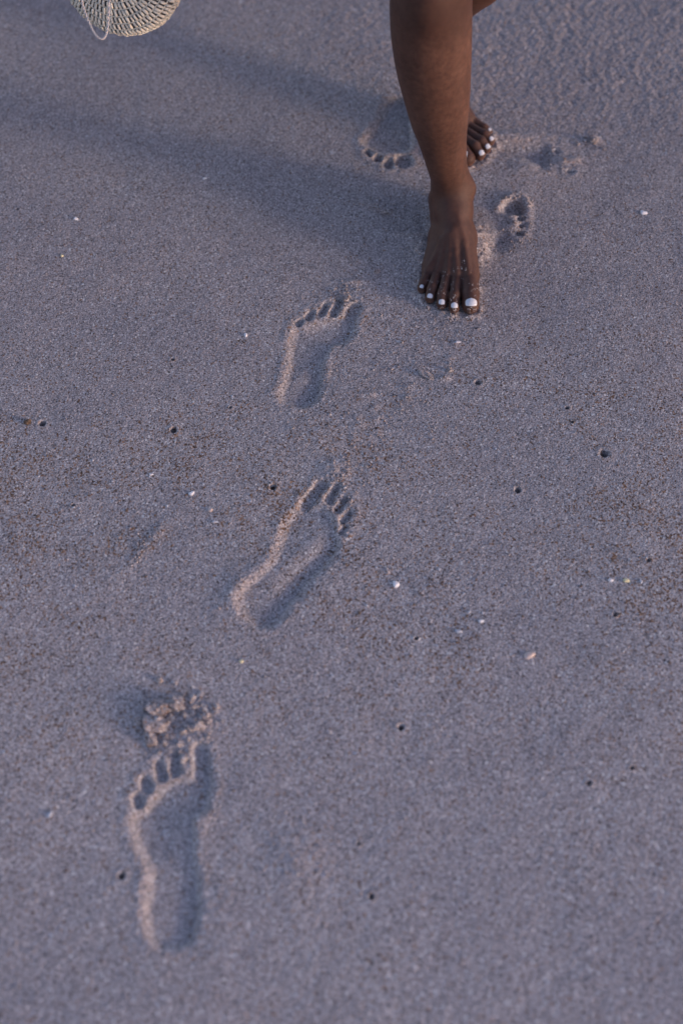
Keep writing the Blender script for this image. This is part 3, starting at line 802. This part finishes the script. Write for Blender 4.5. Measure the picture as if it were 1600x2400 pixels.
# meridian of the cushion: centre of the front face -> rim -> centre of the back face
mr_ = [(RB*math.sin(a)**.62 if a < math.pi/2 else RB*math.sin(a)**.62, TH*math.copysign(abs(math.cos(a))**.75, math.cos(a))) for a in np.linspace(.0005, math.pi-.0005, 400)]
mr_ = np.array(mr_); seg = np.hypot(*np.diff(mr_, axis=0).T); arc = np.concatenate([[0], np.cumsum(seg)])
def prof(s):
    r_, h_ = np.interp(s, arc, mr_[:, 0]), np.interp(s, arc, mr_[:, 1])
    e = .0015; r2, h2 = np.interp(s+e, arc, mr_[:, 0]), np.interp(s+e, arc, mr_[:, 1]); r1, h1 = np.interp(s-e, arc, mr_[:, 0]), np.interp(s-e, arc, mr_[:, 1])
    t = np.array([r2-r1, h2-h1]); t /= np.linalg.norm(t)
    return r_, h_, t
def frame(th, t):
    rad = BX*math.cos(th)+BY*math.sin(th); tan = -BX*math.sin(th)+BY*math.cos(th)
    mer = rad*t[0]+AX*t[1]; nor = rad*(-t[1])+AX*t[0]
    return rad, tan, mer, nor
V, Fa, nV = [], [], 0
rowh = .0103; s = .006; rr_ = np.random.RandomState(4); ir = 0
uv = IV2; box = np.sign(uv)*np.abs(uv)**.6
while s < arc[-1]-.004:
    r_, h_, t_ = prof(s); n = max(6, int(2*math.pi*r_/.0065))
    for j in range(n):
        th = 2*math.pi*(j+.5*(ir % 2)+.09*rr_.randn())/n
        rad, tan, mer, nor = frame(th, t_)
        lp = box*(1+.10*rr_.randn(len(uv), 1))*np.array([.0021*rr_.uniform(.8, 1.15), .0046, .0019])
        cpt = ctr+rad*r_+AX*h_+nor*.0005*rr_.randn()
        m_ = mer+.20*tan; m_ /= np.linalg.norm(m_)
        V.append(cpt+lp[:, :1]*tan+lp[:, 1:2]*m_+lp[:, 2:3]*nor); Fa.append(IF2+nV); nV += len(uv)
    m = max(24, n*3); r2_, h2_, t2_ = prof(s+rowh*.5)
    i0 = nV; tri = []
    for j in range(m):
        rad, tan, mer, nor = frame(2*math.pi*j/m, t2_); wob = .0006*math.sin(2*math.pi*j/3)
        for kk in range(6):
            ph = 2*math.pi*kk/6; V.append((ctr+rad*r2_+AX*h2_+nor*(math.cos(ph)*.0012+wob-.0004)+mer*math.sin(ph)*.0011)[None])
            a1 = i0+j*6+kk; b1 = i0+j*6+(kk+1) % 6; c1 = i0+((j+1) % m)*6+(kk+1) % 6; d1 = i0+((j+1) % m)*6+kk
            tri += [(a1, b1, c1), (a1, c1, d1)]
    nV += m*6; Fa.append(np.array(tri)); s += rowh; ir += 1
bag = link_mesh('straw_bag', np.concatenate(V), np.concatenate(Fa), STRAW, None, True, bag_loc)
tag(bag, 'round crocheted straw bag with a pale cord loop, hanging left of the walking legs', 'bag')
V, Fs = [], []; N = 64; ss = np.linspace(.0005, arc[-1]-.0005, 60)
for s in ss:
    r_, h_, t_ = prof(s)
    for j in range(N):
        rad, tan, mer, nor = frame(2*math.pi*j/N, t_); V.append(ctr+rad*r_+AX*h_-nor*.0014)
for i in range(len(ss)-1):
    for j in range(N): Fs.append((i*N+j, i*N+(j+1) % N, (i+1)*N+(j+1) % N, (i+1)*N+j))
link_mesh('lining', V, Fs, LINER, bag, True, bag_loc).location = bag.location
def tube(pts, r, n=8):
    pts = np.asarray(pts, float); V, Fs = [], []; prev = None
    for i, p in enumerate(pts):
        t = pts[min(i+1, len(pts)-1)]-pts[max(i-1, 0)]; t /= np.linalg.norm(t)+1e-12
        u = np.cross(t, [0, 1, 0]) if prev is None else prev-t*(prev@t)
        u /= np.linalg.norm(u); prev = u; b = np.cross(t, u)
        for j in range(n):
            a = 2*math.pi*j/n; V.append(p+r*(u*math.cos(a)+b*math.sin(a)))
    for i in range(len(pts)-1):
        for j in range(n): Fs.append((i*n+j, i*n+(j+1) % n, (i+1)*n+(j+1) % n, (i+1)*n+j))
    Fs += [tuple(range(n-1, -1, -1)), tuple((len(pts)-1)*n+j for j in range(n))]
    return V, Fs
def crv(pts, n=10):
    pts = np.asarray(pts, float); o = []
    q = np.concatenate([[2*pts[0]-pts[1]], pts, [2*pts[-1]-pts[-2]]])
    for i in range(1, len(q)-2):
        for t in np.linspace(0, 1, n, endpoint=False):
            p0, p1, p2, p3 = q[i-1:i+3]; o.append(.5*((2*p1)+(-p0+p2)*t+(2*p0-5*p1+4*p2-p3)*t*t+(-p0+3*p1-3*p2+p3)*t**3))
    return np.array(o+[pts[-1]])
DC = DB-.050
cpx = [(196, -330), (192, -180), (190, -60), (193, 0), (196, 16), (203, 36), (212, 58), (221, 76), (231, 88), (240, 91), (247, 86), (252.5, 70), (255.5, 40), (257, 0), (258, -80), (256, -200), (250, -330)]
path = crv([PZ(a, b, DC) for a, b in cpx], 14)
strands = []; V, Fs = [], []
for ph in (0, math.pi):
    pt = []
    for i, p in enumerate(path):
        t = path[min(i+1, len(path)-1)]-path[max(i-1, 0)]; t /= np.linalg.norm(t)
        u = np.cross(t, [0, 1, .2]); u /= np.linalg.norm(u); b = np.cross(t, u); a = ph+i*.55
        pt.append(p+.0008*(u*math.cos(a)+b*math.sin(a)))
    v_, f_ = tube(pt, .00098, 8); k0 = len(V); V += v_; Fs += [tuple(k0+x for x in f) for f in f_]
link_mesh('cord', V, Fs, CORD, bag, True, bag_loc).location = bag.location
top = ctr+BY*RB*.96
hp = crv([top-BX*.045-BY*.01, top-BX*.05+np.array([0, 0, .10]), top-BX*.02+np.array([0, 0, .22]), top+BX*.02+np.array([0, 0, .22]), top+BX*.05+np.array([0, 0, .10]), top+BX*.045-BY*.01], 8)
v_, f_ = tube(hp, .005, 10)
link_mesh('handle', v_, f_, STRAW, bag, True, bag_loc).location = bag.location

# ------------------------------------------------------------------ wrap skirt round the hips, above the picture
CLOTH = simple("plain_cotton", (.16, .155, .16), (.21, .20, .20), 260, .9, .2)
V, Fs = [], []; N = 72; zs = np.linspace(.66, 1.13, 22)
for inner in (0, 1):
    for z in zs:
        t = (z-.66)/.47; a_ = .225-.065*t; b_ = .205-.07*t
        for j in range(N):
            th = 2*math.pi*j/N; fo = 1+(.035*math.sin(9*th+2*t)+.02*math.sin(17*th))*(1-t)-inner*.012
            V.append((.165+a_*fo*math.cos(th), 1.855+b_*fo*math.sin(th), z))
M = len(zs)*N
for i in range(len(zs)-1):
    for j in range(N):
        q_ = (i*N+j, i*N+(j+1) % N, (i+1)*N+(j+1) % N, (i+1)*N+j); Fs += [q_, tuple(M+x for x in q_[::-1])]
for j in range(N):
    j2 = (j+1) % N; Fs += [(j, M+j, M+j2, j2), ((len(zs)-1)*N+j, (len(zs)-1)*N+j2, M+(len(zs)-1)*N+j2, M+(len(zs)-1)*N+j)]
link_mesh('skirt', V, Fs, CLOTH, person, True, ORG).location = person.location
